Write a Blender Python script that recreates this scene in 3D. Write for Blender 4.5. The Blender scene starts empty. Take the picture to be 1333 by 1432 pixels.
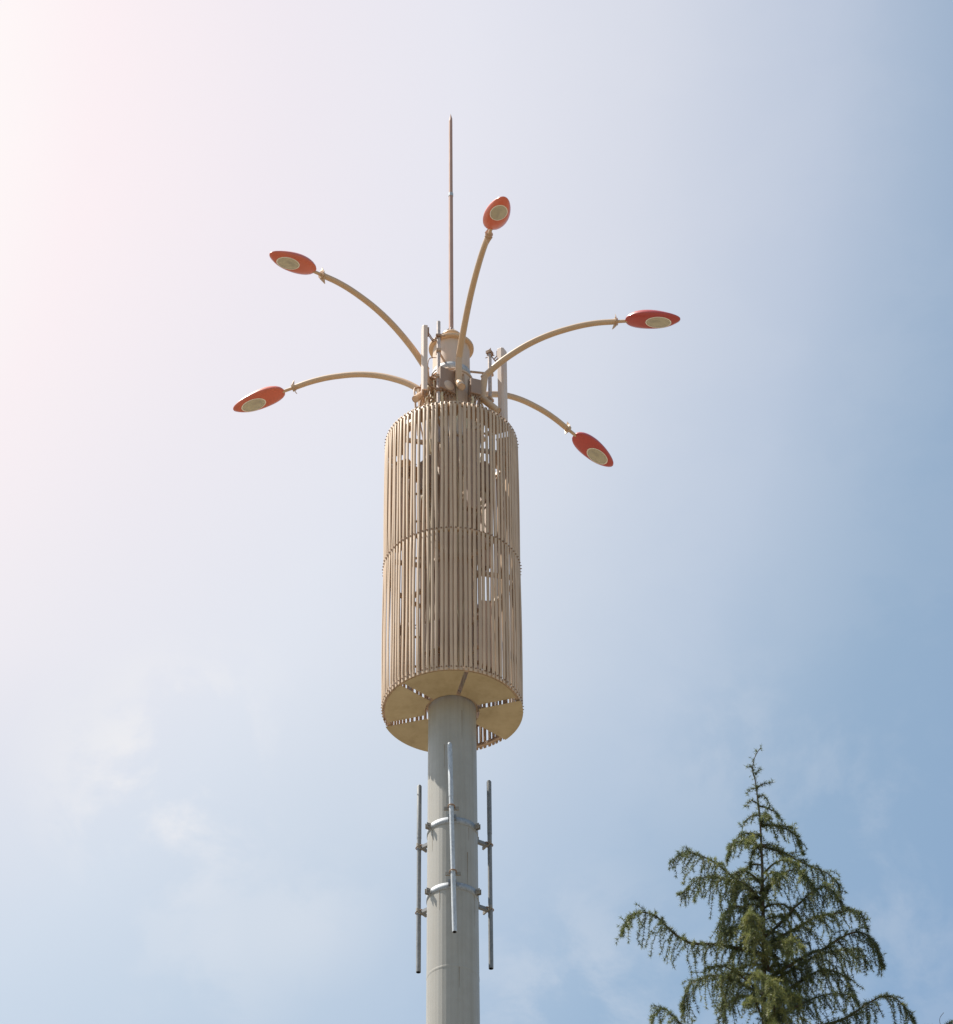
import bpy, math, random
import numpy as np
from mathutils import Vector, Matrix

R = math.radians
random.seed(7)
rng = np.random.default_rng(7)
scene = bpy.context.scene
col = scene.collection

# ------------------------------------------------------------------ camera
PITCH, ROLL = R(39.8), R(-0.5)
fwd = Vector((0, math.cos(PITCH), math.sin(PITCH)))
r0 = Vector((1, 0, 0))
u0 = Vector((0, -math.sin(PITCH), math.cos(PITCH)))
rgt = r0 * math.cos(ROLL) + u0 * math.sin(ROLL)
upv = -r0 * math.sin(ROLL) + u0 * math.cos(ROLL)
cam_d = bpy.data.cameras.new('camera')
cam = bpy.data.objects.new('camera', cam_d)
col.objects.link(cam)
m = Matrix.Identity(4)
for i in range(3):
    m[i][0], m[i][1], m[i][2] = rgt[i], upv[i], -fwd[i]
m[0][3], m[1][3], m[2][3] = 0, 0, 1.6
cam.matrix_world = m
cam_d.sensor_fit = 'VERTICAL'
cam_d.sensor_height = 24.0
cam_d.lens = 24.0 * 4800 / 1432
cam_d.clip_start = 0.1
cam_d.clip_end = 6000
scene.camera = cam

# ------------------------------------------------------------------ sun and sky
SUN_EL, SUN_AZ = R(61), R(13)            # azimuth: degrees beyond due left of the camera
sun_dir = Vector((-math.cos(SUN_EL) * math.cos(SUN_AZ), math.cos(SUN_EL) * math.sin(SUN_AZ), math.sin(SUN_EL)))
sd = bpy.data.lights.new('sun', 'SUN')
sd.energy = 5.0
sd.angle = R(0.6)
sd.color = (1.0, 0.94, 0.84)
so = bpy.data.objects.new('sun', sd)
so.rotation_euler = (-sun_dir).to_track_quat('-Z', 'Y').to_euler()
so.location = (-20, 10, 60)
col.objects.link(so)

scene.view_settings.view_transform = 'Standard'
scene.view_settings.look = 'None'
scene.view_settings.gamma = 1
scene.view_settings.exposure = 0.6
scene.view_settings.use_curve_mapping = False

world = bpy.data.worlds.new('World')
scene.world = world
world.use_nodes = True
nt = world.node_tree
nt.nodes.clear()


def N(t, kind, **kw):
    n = t.nodes.new(kind)
    for k, v in kw.items():
        setattr(n, k, v)
    return n


def math_node(t, op, a, b=None, clamp=False):
    n = N(t, 'ShaderNodeMath', operation=op, use_clamp=clamp)
    for i, v in enumerate((a, b)):
        if v is None:
            continue
        if isinstance(v, (int, float)):
            n.inputs[i].default_value = v
        else:
            t.links.new(v, n.inputs[i])
    return n.outputs[0]


def mix_col(t, fac, a, b, mode='MIX'):
    n = N(t, 'ShaderNodeMix', data_type='RGBA', blend_type=mode)
    for s, v in (('Factor', fac), ('A', a), ('B', b)):
        sock = [i for i in n.inputs if i.name == s and (i.type == 'VALUE' if s == 'Factor' else i.type == 'RGBA')][0]
        if isinstance(v, (int, float)):
            sock.default_value = v
        elif isinstance(v, (tuple, list)):
            sock.default_value = (*v, 1)
        else:
            t.links.new(v, sock)
    return [o for o in n.outputs if o.type == 'RGBA'][0]


def ramp(t, fac, stops, interp='LINEAR'):
    n = N(t, 'ShaderNodeValToRGB')
    n.color_ramp.interpolation = interp
    els = n.color_ramp.elements
    while len(els) < len(stops):
        els.new(0.5)
    for e, (p, c) in zip(els, stops):
        e.position = p
        e.color = (*c, 1) if len(c) == 3 else c
    t.links.new(fac, n.inputs[0])
    return n.outputs[0]


SKY_STRENGTH = 0.1137
tc = N(nt, 'ShaderNodeTexCoord')
D3 = tc.outputs['Generated']
sky = N(nt, 'ShaderNodeTexSky', sky_type='NISHITA')
sky.sun_disc = False
sky.sun_elevation = SUN_EL
sky.sun_rotation = math.atan2(sun_dir.x, sun_dir.y)
sky.altitude = 50
sky.air_density = 1.0
sky.dust_density = 1.1
sky.ozone_density = 0.0


def dot_to(v):
    n = N(nt, 'ShaderNodeVectorMath', operation='DOT_PRODUCT')
    nt.links.new(D3, n.inputs[0])
    n.inputs[1].default_value = Vector(v).normalized()
    return n.outputs['Value']


base_sky = mix_col(nt, 1.0, sky.outputs[0], (0.95, 1.0, 0.93), 'MULTIPLY')   # slightly milky air
# lens-flare glow painted into the sky colour, centred off the sun
GV = (fwd * 1.0 + r0 * -0.35 + u0 * 0.15).normalized()
ang = math_node(nt, 'MULTIPLY', math_node(nt, 'ARCCOSINE', dot_to(GV)), 180 / math.pi / 60.0)  # 0..1 over 60 degrees

K = 1.0 / (SKY_STRENGTH * 2 ** scene.view_settings.exposure)      # turns a display-referred linear value into sky units


def dsp(r, g, b):
    return (r * K, g * K, b * K)


def at_deg(d):
    return d / 60.0


flare_col = ramp(nt, ang, [(at_deg(10), dsp(1.022, 0.984, 0.96)), (at_deg(13), dsp(0.975, 0.875, 0.905)), (at_deg(16), dsp(0.890, 0.836, 0.892)),
                          (at_deg(19), dsp(0.848, 0.836, 0.902)), (at_deg(22), dsp(0.791, 0.797, 0.865)), (at_deg(25), dsp(0.690, 0.725, 0.814)),
                          (at_deg(28), dsp(0.458, 0.558, 0.652)), (at_deg(34), dsp(0.45, 0.56, 0.60))])
flare_a = ramp(nt, ang, [(at_deg(13), (1,) * 3), (at_deg(16), (.97,) * 3), (at_deg(19), (.90,) * 3), (at_deg(22), (.78,) * 3), (at_deg(25), (.58,) * 3),
                        (at_deg(28), (.33,) * 3), (at_deg(31), (.13,) * 3), (at_deg(34), (0, 0, 0))])
sep = N(nt, 'ShaderNodeSeparateXYZ')
nt.links.new(D3, sep.inputs[0])
thin = N(nt, 'ShaderNodeMapRange')        # the painted glow weakens towards the horizon
for nm, v in (('From Min', .515), ('From Max', .605), ('To Min', .74), ('To Max', 1.0)):
    thin.inputs[nm].default_value = v
nt.links.new(sep.outputs[2], thin.inputs[0])
low = N(nt, 'ShaderNodeMapRange')
for nm, v in (('From Min', .50), ('From Max', .70)):
    low.inputs[nm].default_value = v
nt.links.new(sep.outputs[2], low.inputs[0])
flare_col = mix_col(nt, 1.0, flare_col, mix_col(nt, low.outputs[0], (0.885, 0.98, 0.985), (1.0, 1.0, 1.0)), 'MULTIPLY')
flared_sky = mix_col(nt, math_node(nt, 'MULTIPLY', flare_a, thin.outputs[0]), base_sky, flare_col)

# faint broken cloud low in the sky
mp = N(nt, 'ShaderNodeMapping')
mp.inputs['Scale'].default_value = (1, 1, 1.2)
nt.links.new(D3, mp.inputs[0])
nz = N(nt, 'ShaderNodeTexNoise', noise_dimensions='3D')
nz.inputs['Scale'].default_value = 23
nz.inputs['Detail'].default_value = 7
nz.inputs['Roughness'].default_value = 0.6
nz.inputs['Distortion'].default_value = 0.25
nt.links.new(mp.outputs[0], nz.inputs['Vector'])
puff = ramp(nt, nz.outputs[0], [(0.41, (0, 0, 0)), (0.60, (1, 1, 1))], 'EASE')
BANKS = [((-0.100, 0.8095, 0.5780), 2.1, .90), ((-0.080, 0.8020, 0.5920), 1.7, .60), ((-0.083, 0.818, 0.568), 1.6, .55),
         ((-0.074, 0.838, 0.540), 2.0, .24), ((-0.045, 0.838, 0.544), 1.3, .20), ((0.112, 0.818, 0.564), 2.0, .13),
         ((0.119, 0.838, 0.533), 2.0, .13), ((0.030, 0.851, 0.524), 2.6, .30), ((0.075, 0.810, 0.581), 2.0, .12)]
mask = None
for v, deg, amt in BANKS:
    d = math_node(nt, 'SUBTRACT', 1.0, math_node(nt, 'MULTIPLY', math_node(nt, 'ARCCOSINE', dot_to(v)), 180 / math.pi / deg), clamp=True)
    d = math_node(nt, 'MULTIPLY', math_node(nt, 'SMOOTH_MIN', d, 1.0), amt)
    mask = d if mask is None else math_node(nt, 'ADD', mask, d)
mask = math_node(nt, 'ADD', mask, 0.035)
cloud_a = math_node(nt, 'MULTIPLY', mask, puff, clamp=True)
clouded = mix_col(nt, cloud_a, flared_sky, dsp(0.86, 0.86, 0.885))
bg = N(nt, 'ShaderNodeBackground')
bg.inputs[1].default_value = SKY_STRENGTH
nt.links.new(clouded, bg.inputs[0])
wo = N(nt, 'ShaderNodeOutputWorld')
nt.links.new(bg.outputs[0], wo.inputs[0])

# ------------------------------------------------------------------ materials
def principled(name, base, rough=0.5, metal=0.0, spec=0.5):
    mat = bpy.data.materials.new(name)
    mat.use_nodes = True
    t = mat.node_tree
    p = t.nodes['Principled BSDF']
    p.inputs['Base Color'].default_value = (*base, 1)
    p.inputs['Roughness'].default_value = rough
    p.inputs['Metallic'].default_value = metal
    p.inputs['Specular IOR Level'].default_value = spec
    return mat, t, p


def bump(t, p, height, strength, dist=0.002):
    b = N(t, 'ShaderNodeBump')
    b.inputs['Strength'].default_value = strength
    b.inputs['Distance'].default_value = dist
    t.links.new(height, b.inputs['Height'])
    t.links.new(b.outputs[0], p.inputs['Normal'])


def noise(t, vec, scale, detail=5, rough=0.55):
    n = N(t, 'ShaderNodeTexNoise')
    n.inputs['Scale'].default_value = scale
    n.inputs['Detail'].default_value = detail
    n.inputs['Roughness'].default_value = rough
    t.links.new(vec, n.inputs['Vector'])
    return n.outputs[0]


def stretched(t, sc, kind='Object'):
    c = N(t, 'ShaderNodeTexCoord')
    mpn = N(t, 'ShaderNodeMapping')
    mpn.inputs['Scale'].default_value = sc
    t.links.new(c.outputs[kind], mpn.inputs[0])
    return mpn.outputs[0]


def paint(name, base, dirt, rough=0.45, amount=0.5, streak=(9, 9, 0.5), per_object=0.0, spec=0.5):
    """painted steel: base coat, rain streaks and faint blotches of weathering"""
    mat, t, p = principled(name, base, rough, 0, spec)
    v = stretched(t, streak)
    s = noise(t, v, 2.2, 6, 0.6)
    f = ramp(t, s, [(0.45, (0, 0, 0)), (0.78, (1, 1, 1))])
    v2 = stretched(t, (1, 1, 1))
    bl = noise(t, v2, 5.0, 6, 0.62)
    f2 = ramp(t, bl, [(0.38, (0, 0, 0)), (0.75, (1, 1, 1))])
    f = math_node(t, 'MULTIPLY', math_node(t, 'ADD', f, math_node(t, 'MULTIPLY', f2, 0.6)), amount, clamp=True)
    c = mix_col(t, f, base, dirt)
    if per_object:
        oi = N(t, 'ShaderNodeObjectInfo')
        hv = N(t, 'ShaderNodeHueSaturation')
        val = math_node(t, 'ADD', 1 - per_object / 2, math_node(t, 'MULTIPLY', oi.outputs['Random'], per_object))
        t.links.new(val, hv.inputs['Value'])
        t.links.new(c, hv.inputs['Color'])
        c = hv.outputs[0]
    t.links.new(c, p.inputs['Base Color'])
    r = math_node(t, 'ADD', rough, math_node(t, 'MULTIPLY', f, 0.25))
    t.links.new(r, p.inputs['Roughness'])
    bump(t, p, noise(t, v2, 18, 3), 0.06, 0.001)
    return mat


M = {}
M['pole'] = paint('pole_paint', (0.370, 0.350, 0.315), (0.24, 0.215, 0.18), 0.40, 0.42, (8, 8, 0.16))
M['upper'] = paint('flare_warm_pole_paint', (0.66, 0.51, 0.40), (0.44, 0.31, 0.22), 0.45, 0.45, (7, 7, 0.25))  # pole paint with the flare's warm cast put into its colour
M['screen'] = paint('screen_paint', (0.60, 0.43, 0.292), (0.43, 0.285, 0.18), 0.45, 0.55, (12, 12, 0.6), per_object=0.20)
M['plate'] = paint('plate_paint', (0.53, 0.425, 0.26), (0.36, 0.27, 0.15), 0.5, 0.55, (3, 3, 3), per_object=0.08)
M['arm'] = paint('arm_paint', (0.62, 0.42, 0.26), (0.46, 0.30, 0.18), 0.36, 0.3, (2, 2, 2))
M['frame'] = paint('frame_paint', (0.58, 0.42, 0.30), (0.40, 0.27, 0.18), 0.6, 0.5, (6, 6, 6))
M['rod'] = paint('rod_rust', (0.46, 0.28, 0.22), (0.36, 0.21, 0.165), 0.6, 0.5, (20, 20, 1.2))
M['panel'] = paint('antenna_plastic', (0.72, 0.56, 0.47), (0.52, 0.40, 0.32), 0.42, 0.3, (6, 6, 0.4))
M['box'] = paint('radio_casing', (0.36, 0.245, 0.185), (0.25, 0.16, 0.115), 0.5, 0.35, (8, 8, 1))
M['rust'] = paint('rusty_steel', (0.36, 0.23, 0.155), (0.18, 0.105, 0.065), 0.7, 0.7, (12, 12, 12))
M['cream'] = paint('cream_rim', (0.92, 0.87, 0.74), (0.8, 0.7, 0.52), 0.3, 0.3, (9, 9, 9))


def galvanised(name, base, rough):
    mat, t, p = principled(name, base, rough, 0.15)
    v = stretched(t, (1, 1, 0.5))
    vo = N(t, 'ShaderNodeTexVoronoi')
    vo.inputs['Scale'].default_value = 55
    t.links.new(v, vo.inputs['Vector'])
    bw = N(t, 'ShaderNodeRGBToBW')
    t.links.new(vo.outputs['Color'], bw.inputs[0])
    n1 = noise(t, v, 6, 6, 0.65)
    f = math_node(t, 'ADD', math_node(t, 'MULTIPLY', bw.outputs[0], 0.35), math_node(t, 'MULTIPLY', n1, 0.7), clamp=True)
    c = ramp(t, f, [(0.25, tuple(x * 0.62 for x in base)), (0.6, base), (0.9, tuple(min(1, x * 1.25) for x in base))])
    t.links.new(c, p.inputs['Base Color'])
    r = math_node(t, 'ADD', rough - 0.08, math_node(t, 'MULTIPLY', n1, 0.25))
    t.links.new(r, p.inputs['Roughness'])
    return mat


M['zinc'] = galvanised('galvanised_steel', (0.50, 0.525, 0.56), 0.5)
M['zinc_band'] = galvanised('band_zinc', (0.36, 0.385, 0.42), 0.6)
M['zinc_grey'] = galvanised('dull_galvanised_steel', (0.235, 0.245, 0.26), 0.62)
M['zinc_dark'] = galvanised('weathered_zinc', (0.30, 0.27, 0.23), 0.55)
M['mount'] = galvanised('mount_zinc', (0.58, 0.50, 0.47), 0.5)


def lamp_red(name, base):
    mat, t, p = principled(name, base, 0.28)
    v = stretched(t, (1, 1, 1))
    n1 = noise(t, v, 3, 5, 0.5)
    c = ramp(t, n1, [(0.3, tuple(x * .92 for x in base)), (0.55, base), (0.8, tuple(min(1, x * 1.06 + .012) for x in base))])
    oi = N(t, 'ShaderNodeObjectInfo')
    hv = N(t, 'ShaderNodeHueSaturation')
    t.links.new(math_node(t, 'ADD', 0.88, math_node(t, 'MULTIPLY', oi.outputs['Random'], 0.22)), hv.inputs['Value'])
    t.links.new(c, hv.inputs['Color'])
    t.links.new(hv.outputs[0], p.inputs['Base Color'])
    p.inputs['Coat Weight'].default_value = 0.35
    p.inputs['Coat Roughness'].default_value = 0.12
    r = math_node(t, 'ADD', 0.25, math_node(t, 'MULTIPLY', n1, 0.2))
    t.links.new(r, p.inputs['Roughness'])
    return mat


M['red'] = lamp_red('crimson_lamp_enamel', (0.56, 0.075, 0.060))
M['red_flare'] = lamp_red('flare_lit_lamp_enamel', (0.72, 0.155, 0.085))  # same enamel with the warm flare glow painted in


def reflector():
    mat, t, p = principled('lamp_reflector', (0.75, 0.62, 0.38), 0.35, 0.05)
    v = stretched(t, (1, 1, 1))
    n1 = noise(t, v, 9, 3, 0.5)
    c = ramp(t, n1, [(0.3, (0.86, 0.74, 0.48)), (0.6, (0.93, 0.83, 0.58)), (0.8, (0.95, 0.88, 0.68))])
    t.links.new(c, p.inputs['Base Color'])
    return mat


M['reflector'] = reflector()
M['bulb'], _, _ = principled('lamp_bulb', (0.42, 0.27, 0.17), 0.3)


def glass():
    mat = bpy.data.materials.new('lamp_glass')
    mat.use_nodes = True
    t = mat.node_tree
    t.nodes.clear()
    tr = N(t, 'ShaderNodeBsdfTransparent')
    tr.inputs[0].default_value = (0.98, 0.97, 0.93, 1)
    gl = N(t, 'ShaderNodeBsdfGlossy')
    gl.inputs['Roughness'].default_value = 0.15
    df = N(t, 'ShaderNodeBsdfDiffuse')
    df.inputs[0].default_value = (0.98, 0.92, 0.73, 1)
    fr = N(t, 'ShaderNodeFresnel')
    fr.inputs['IOR'].default_value = 1.65
    m0 = N(t, 'ShaderNodeMixShader')
    m0.inputs[0].default_value = 0.42              # pale diffuse share: lens brightness painted into the glass
    t.links.new(tr.outputs[0], m0.inputs[1])
    t.links.new(df.outputs[0], m0.inputs[2])
    m1 = N(t, 'ShaderNodeMixShader')
    t.links.new(fr.outputs[0], m1.inputs[0])
    t.links.new(m0.outputs[0], m1.inputs[1])
    t.links.new(gl.outputs[0], m1.inputs[2])
    o = N(t, 'ShaderNodeOutputMaterial')
    t.links.new(m1.outputs[0], o.inputs[0])
    return mat


M['glass'] = glass()


def cable_mat():
    mat, t, p = principled('cable_sheath', (0.34, 0.22, 0.15), 0.6)
    return mat


M['cable'] = cable_mat()
M['cable_pale'], _, _ = principled('pale_cable', (0.62, 0.52, 0.36), 0.5)


def needle_mat():
    mat = bpy.data.materials.new('cedar_needles')
    mat.use_nodes = True
    t = mat.node_tree
    t.nodes.clear()
    at = N(t, 'ShaderNodeAttribute', attribute_name='tone')
    c = ramp(t, at.outputs['Fac'], [(0.0, (0.044, 0.058, 0.028)), (0.4, (0.105, 0.128, 0.052)), (0.75, (0.19, 0.208, 0.068)), (1.0, (0.29, 0.285, 0.09))])
    p = N(t, 'ShaderNodeBsdfPrincipled')
    p.inputs['Roughness'].default_value = 0.5
    p.inputs['Specular IOR Level'].default_value = 0.35
    t.links.new(c, p.inputs['Base Color'])
    tl = N(t, 'ShaderNodeBsdfTranslucent')
    hv = N(t, 'ShaderNodeHueSaturation')
    hv.inputs['Value'].default_value = 1.3
    t.links.new(c, hv.inputs['Color'])
    t.links.new(hv.outputs[0], tl.inputs[0])
    mx = N(t, 'ShaderNodeMixShader')
    mx.inputs[0].default_value = 0.35
    t.links.new(p.outputs[0], mx.inputs[1])
    t.links.new(tl.outputs[0], mx.inputs[2])
    o = N(t, 'ShaderNodeOutputMaterial')
    t.links.new(mx.outputs[0], o.inputs[0])
    return mat


M['needle'] = needle_mat()


def bark_mat():
    mat, t, p = principled('cedar_bark', (0.075, 0.052, 0.036), 0.85)
    v = stretched(t, (1, 1, 0.35))
    n1 = noise(t, v, 25, 6, 0.65)
    c = ramp(t, n1, [(0.3, (0.04, 0.028, 0.02)), (0.7, (0.11, 0.08, 0.055))])
    t.links.new(c, p.inputs['Base Color'])
    bump(t, p, n1, 0.6, 0.006)
    return mat


M['bark'] = bark_mat()


def ground_mat():
    mat, t, p = principled('pale_paving', (0.45, 0.40, 0.33), 0.85)
    v = stretched(t, (1, 1, 1))
    br = N(t, 'ShaderNodeTexBrick')
    br.inputs['Scale'].default_value = 1.6
    br.inputs['Mortar Size'].default_value = 0.012
    br.inputs['Color1'].default_value = (0.205, 0.172, 0.128, 1)
    br.inputs['Color2'].default_value = (0.17, 0.145, 0.108, 1)
    br.inputs['Mortar'].default_value = (0.11, 0.095, 0.075, 1)
    t.links.new(v, br.inputs['Vector'])
    n1 = noise(t, v, 0.4, 8, 0.6)
    c = mix_col(t, math_node(t, 'MULTIPLY', n1, 0.4), br.outputs[0], (0.13, 0.11, 0.08))
    t.links.new(c, p.inputs['Base Color'])
    return mat


M['ground'] = ground_mat()
M['concrete'] = paint('concrete', (0.38, 0.36, 0.33), (0.25, 0.23, 0.2), 0.85, 0.6, (3, 3, 3))


# ------------------------------------------------------------------ mesh helpers
class MB:
    """collects shapes and links them as ONE mesh object"""
    def __init__(self):
        self.v, self.f, self.s = [], [], []

    def add(self, verts, faces, smooth=False):
        o = len(self.v)
        self.v += [tuple(p) for p in verts]
        self.f += [tuple(i + o for i in q) for q in faces]
        self.s += [smooth] * len(faces)
        return self

    def box(self, c, size, mat=None):
        x, y, z = (s / 2 for s in size)
        vs = [Vector((sx * x, sy * y, sz * z)) for sz in (-1, 1) for sy in (-1, 1) for sx in (-1, 1)]
        if mat is not None:
            vs = [mat @ p for p in vs]
        vs = [p + Vector(c) for p in vs]
        return self.add(vs, [(0, 2, 3, 1), (4, 5, 7, 6), (0, 1, 5, 4), (2, 6, 7, 3), (0, 4, 6, 2), (1, 3, 7, 5)])

    def prism(self, pts, axis):
        """closed outline pts (3d) swept along the vector axis"""
        n = len(pts)
        a = Vector(axis)
        vs = [Vector(p) for p in pts] + [Vector(p) + a for p in pts]
        fs = [tuple(range(n))[::-1], tuple(range(n, 2 * n))]
        fs += [(i, (i + 1) % n, n + (i + 1) % n, n + i) for i in range(n)]
        return self.add(vs, fs)

    def lathe(self, prof, n=48, centre=(0, 0, 0), smooth=True, a0=0.0):
        cx, cy, cz = centre
        vs, fs = [], []
        for r, z in prof:
            for k in range(n):
                a = a0 + 2 * math.pi * k / n
                vs.append((cx + r * math.cos(a), cy + r * math.sin(a), cz + z))
        for i in range(len(prof) - 1):
            for k in range(n):
                k2 = (k + 1) % n
                fs.append((i * n + k, i * n + k2, (i + 1) * n + k2, (i + 1) * n + k))
        o = len(self.v)
        self.add(vs, fs, smooth)
        if prof[0][0] > 1e-4 and prof[0] != prof[-1]:
            self.add(vs[:n], [tuple(range(n))[::-1]])
            self.add(vs[-n:], [tuple(range(n))])
        return self

    def tube(self, pts, rad, n=14, smooth=True, cap=True, squash=None):
        pts = [Vector(p) for p in pts]
        rads = rad if isinstance(rad, (list, tuple)) else [rad] * len(pts)
        vs, fs = [], []
        t0 = (pts[1] - pts[0]).normalized()
        ref = Vector((0, 0, 1)) if abs(t0.z) < 0.9 else Vector((1, 0, 0))
        side = t0.cross(ref).normalized()
        for i, p in enumerate(pts):
            if i == 0:
                tg = pts[1] - pts[0]
            elif i == len(pts) - 1:
                tg = pts[-1] - pts[-2]
            else:
                tg = (pts[i + 1] - p).normalized() + (p - pts[i - 1]).normalized()
            tg.normalize()
            side = (side - tg * side.dot(tg)).normalized()
            up = tg.cross(side)
            for k in range(n):
                a = 2 * math.pi * k / n
                vs.append(p + (side * math.cos(a) + up * math.sin(a)) * rads[i])
        for i in range(len(pts) - 1):
            for k in range(n):
                k2 = (k + 1) % n
                fs.append((i * n + k, i * n + k2, (i + 1) * n + k2, (i + 1) * n + k))
        o = len(self.v)
        self.add(vs, fs, smooth)
        if cap:
            self.add(vs[:n], [tuple(range(n))[::-1]])
            self.add(vs[-n:], [tuple(range(n))])
        return self

    def mesh(self, name, mat):
        me = bpy.data.meshes.new(name)
        me.from_pydata([tuple(p) for p in self.v], [], self.f)
        me.polygons.foreach_set('use_smooth', self.s)
        me.materials.append(mat)
        me.update()
        return me

    def build(self, name, mat, parent=None, bevel=0.0):
        ob = bpy.data.objects.new(name, self.mesh(name, mat))
        col.objects.link(ob)
        if parent is not None:
            ob.parent = parent
        if bevel:
            b = ob.modifiers.new('bevel', 'BEVEL')
            b.width = bevel
            b.segments = 2
            b.limit_method = 'ANGLE'
            b.angle_limit = R(40)
        return ob


def tag(o, label=None, cat=None, group=None, kind=None):
    for k, v in (('label', label), ('category', cat), ('group', group), ('kind', kind)):
        if v:
            o[k] = v
    return o


def thing(name, label, cat, loc, rz=0.0, group=None):
    o = bpy.data.objects.new(name, None)
    o.empty_display_size = 0.3
    o.location = loc
    o.rotation_euler = (0, 0, rz)
    col.objects.link(o)
    return tag(o, label, cat, group)


def copy_thing(src):
    c = src.copy()
    col.objects.link(c)
    for ch in src.children:
        k = ch.copy()
        col.objects.link(k)
        k.parent = c
        for g in ch.children:
            q = g.copy()
            col.objects.link(q)
            q.parent = k
    return c


def bezier_chain(pts, n=8):
    """Catmull-Rom through pts"""
    P = [Vector(p) for p in pts]
    P = [P[0] * 2 - P[1]] + P + [P[-1] * 2 - P[-2]]
    out = []
    for i in range(1, len(P) - 2):
        for k in range(n):
            t = k / n
            a, b, c, d = P[i - 1], P[i], P[i + 1], P[i + 2]
            out.append(0.5 * ((2 * b) + (c - a) * t + (2 * a - 5 * b + 4 * c - d) * t * t + (3 * b - a - 3 * c + d) * t ** 3))
    out.append(P[-2])
    return out


# ------------------------------------------------------------------ ground
gb = MB()
gb.add([(-3000, -3000, 0), (3000, -3000, 0), (3000, 3000, 0), (-3000, 3000, 0)], [(0, 1, 2, 3)])
tag(gb.build('ground', M['ground']), kind='structure')

# ------------------------------------------------------------------ mast
MX, MY = -0.367, 38.96                   # foot of the mast


def az_vec(deg):                         # 0 = towards the camera, 90 = right
    a = R(deg)
    return Vector((math.sin(a), -math.cos(a), 0))


def at(r, deg, h):
    v = az_vec(deg) * r
    return Vector((v.x, v.y, h))


def on_mast(name, label, cat, group=None):
    return thing(name, label, cat, (MX, MY, 0), 0, group)


mast = on_mast('telecom_mast', 'tall tapering beige steel mast pole passing up through the slatted screen', 'mast')


def pole_r(h):
    return 0.338 + (30.47 - h) * 0.0033


b = MB()
NF = 40
prof = [(pole_r(0.15) + 0.0, 0.15)] + [(pole_r(h), h) for h in (6, 12, 18, 22, 25, 28, 30.46)]
b.lathe(prof, NF, smooth=False, a0=R(4))
b.build('pole', M['pole'], mast)
b = MB()
b.lathe([(pole_r(h), h) for h in (30.461, 32, 34, 36.62)], NF, smooth=False, a0=R(4))
b.build('upper_shaft', M['upper'], mast)  # same pole, split here to take the flare-tinted colour
b = MB()
b.lathe([(0.62, 0.0), (0.62, 0.05), (0.47, 0.051), (0.47, 0.15)], 40, smooth=False)
for k in range(8):
    a = R(45 * k)
    b.box((0.53 * math.cos(a), 0.53 * math.sin(a), 0.16), (0.16, 0.02, 0.22), Matrix.Rotation(a, 3, 'Z'))
b.build('base_flange', M['pole'], mast)
b = MB()
b.lathe([(pole_r(26.0) + 0.001, 25.965), (pole_r(26) + 0.0025, 25.98), (pole_r(26) + 0.0025, 25.995), (pole_r(26) + 0.001, 26.01)], NF, smooth=False, a0=R(4))
b.build('weld_seam', M['pole'], mast)
# flange where the slimmer top section sits on the shaft
b = MB()
b.lathe([(0.325, 36.615), (0.337, 36.62), (0.337, 36.65), (0.286, 36.652)], 48)
b.build('joint_flange', M['upper'], mast)
b = MB()
b.lathe([(0.288, 36.70), (0.296, 36.705), (0.296, 36.80), (0.288, 36.805)], 48)
b.build('clamp_band', M['zinc'], mast)
b = MB()
b.lathe([(0.286, 36.60), (0.285, 37.0), (0.283, 37.31)], 48)
b.build('top_section', M['upper'], mast)
b = MB()
b.lathe([(0.283, 37.30), (0.343, 37.305), (0.347, 37.312), (0.347, 37.345), (0.343, 37.352), (0.15, 37.356), (0.145, 37.36), (0.140, 37.56), (0.15, 37.565), (0.15, 37.60), (0.05, 37.602)], 56)
b.build('cap_flange', M['arm'], mast, )
for hs in (28.312, 27.247):
    b = MB()
    rr = pole_r(hs)
    b.lathe([(rr + 0.001, hs - 0.051), (rr + 0.007, hs - 0.05), (rr + 0.007, hs + 0.05), (rr + 0.001, hs + 0.051)], 64)
    st = b.build('strap', M['zinc_band'], mast)
    for az in (62, 182, 302):            # closing lugs with a bolt
        b = MB()
        mrot = Matrix.Rotation(R(az), 3, 'Z')
        for off in (-0.02, 0.02):
            c = mrot @ Vector((off, -(rr + 0.045), 0))
            b.box((c.x, c.y, hs), (0.007, 0.065, 0.085), mrot)
        c0 = mrot @ Vector((-0.045, -(rr + 0.05), 0))
        c1 = mrot @ Vector((0.045, -(rr + 0.05), 0))
        b.tube([(c0.x, c0.y, hs), (c1.x, c1.y, hs)], 0.009, 8)
        b.build('lug', M['zinc_dark'], st)

M['stain'] = paint('rain_stain', (0.27, 0.225, 0.175), (0.22, 0.165, 0.12), 0.6, 0.8, (9, 9, 2))
for az, h1, ln, w in ((36, 27.83, .55, .007), (40, 28.24, .22, .005), (-30, 27.19, .30, .006), (14, 26.0, .35, .006), (58, 27.18, .5, .005), (-52, 28.24, .35, .006), (24, 30.2, .5, .006), (-18, 29.6, .4, .005)):
    b = MB()                              # thin rust runs down the paint
    vs, fs = [], []
    for i in range(7):
        t = i / 6
        h = h1 - ln * t
        ww = w * (1 - .75 * t)
        rr = pole_r(h) + 0.0012
        for sg in (-1, 1):
            vs.append(at(rr, az + math.degrees(sg * ww / rr) + .25 * math.sin(4 * t), h))
    for i in range(6):
        fs.append((2 * i, 2 * i + 1, 2 * i + 3, 2 * i + 2))
    b.add(vs, fs)
    b.build('rust_run', M['stain'], mast)

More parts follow.
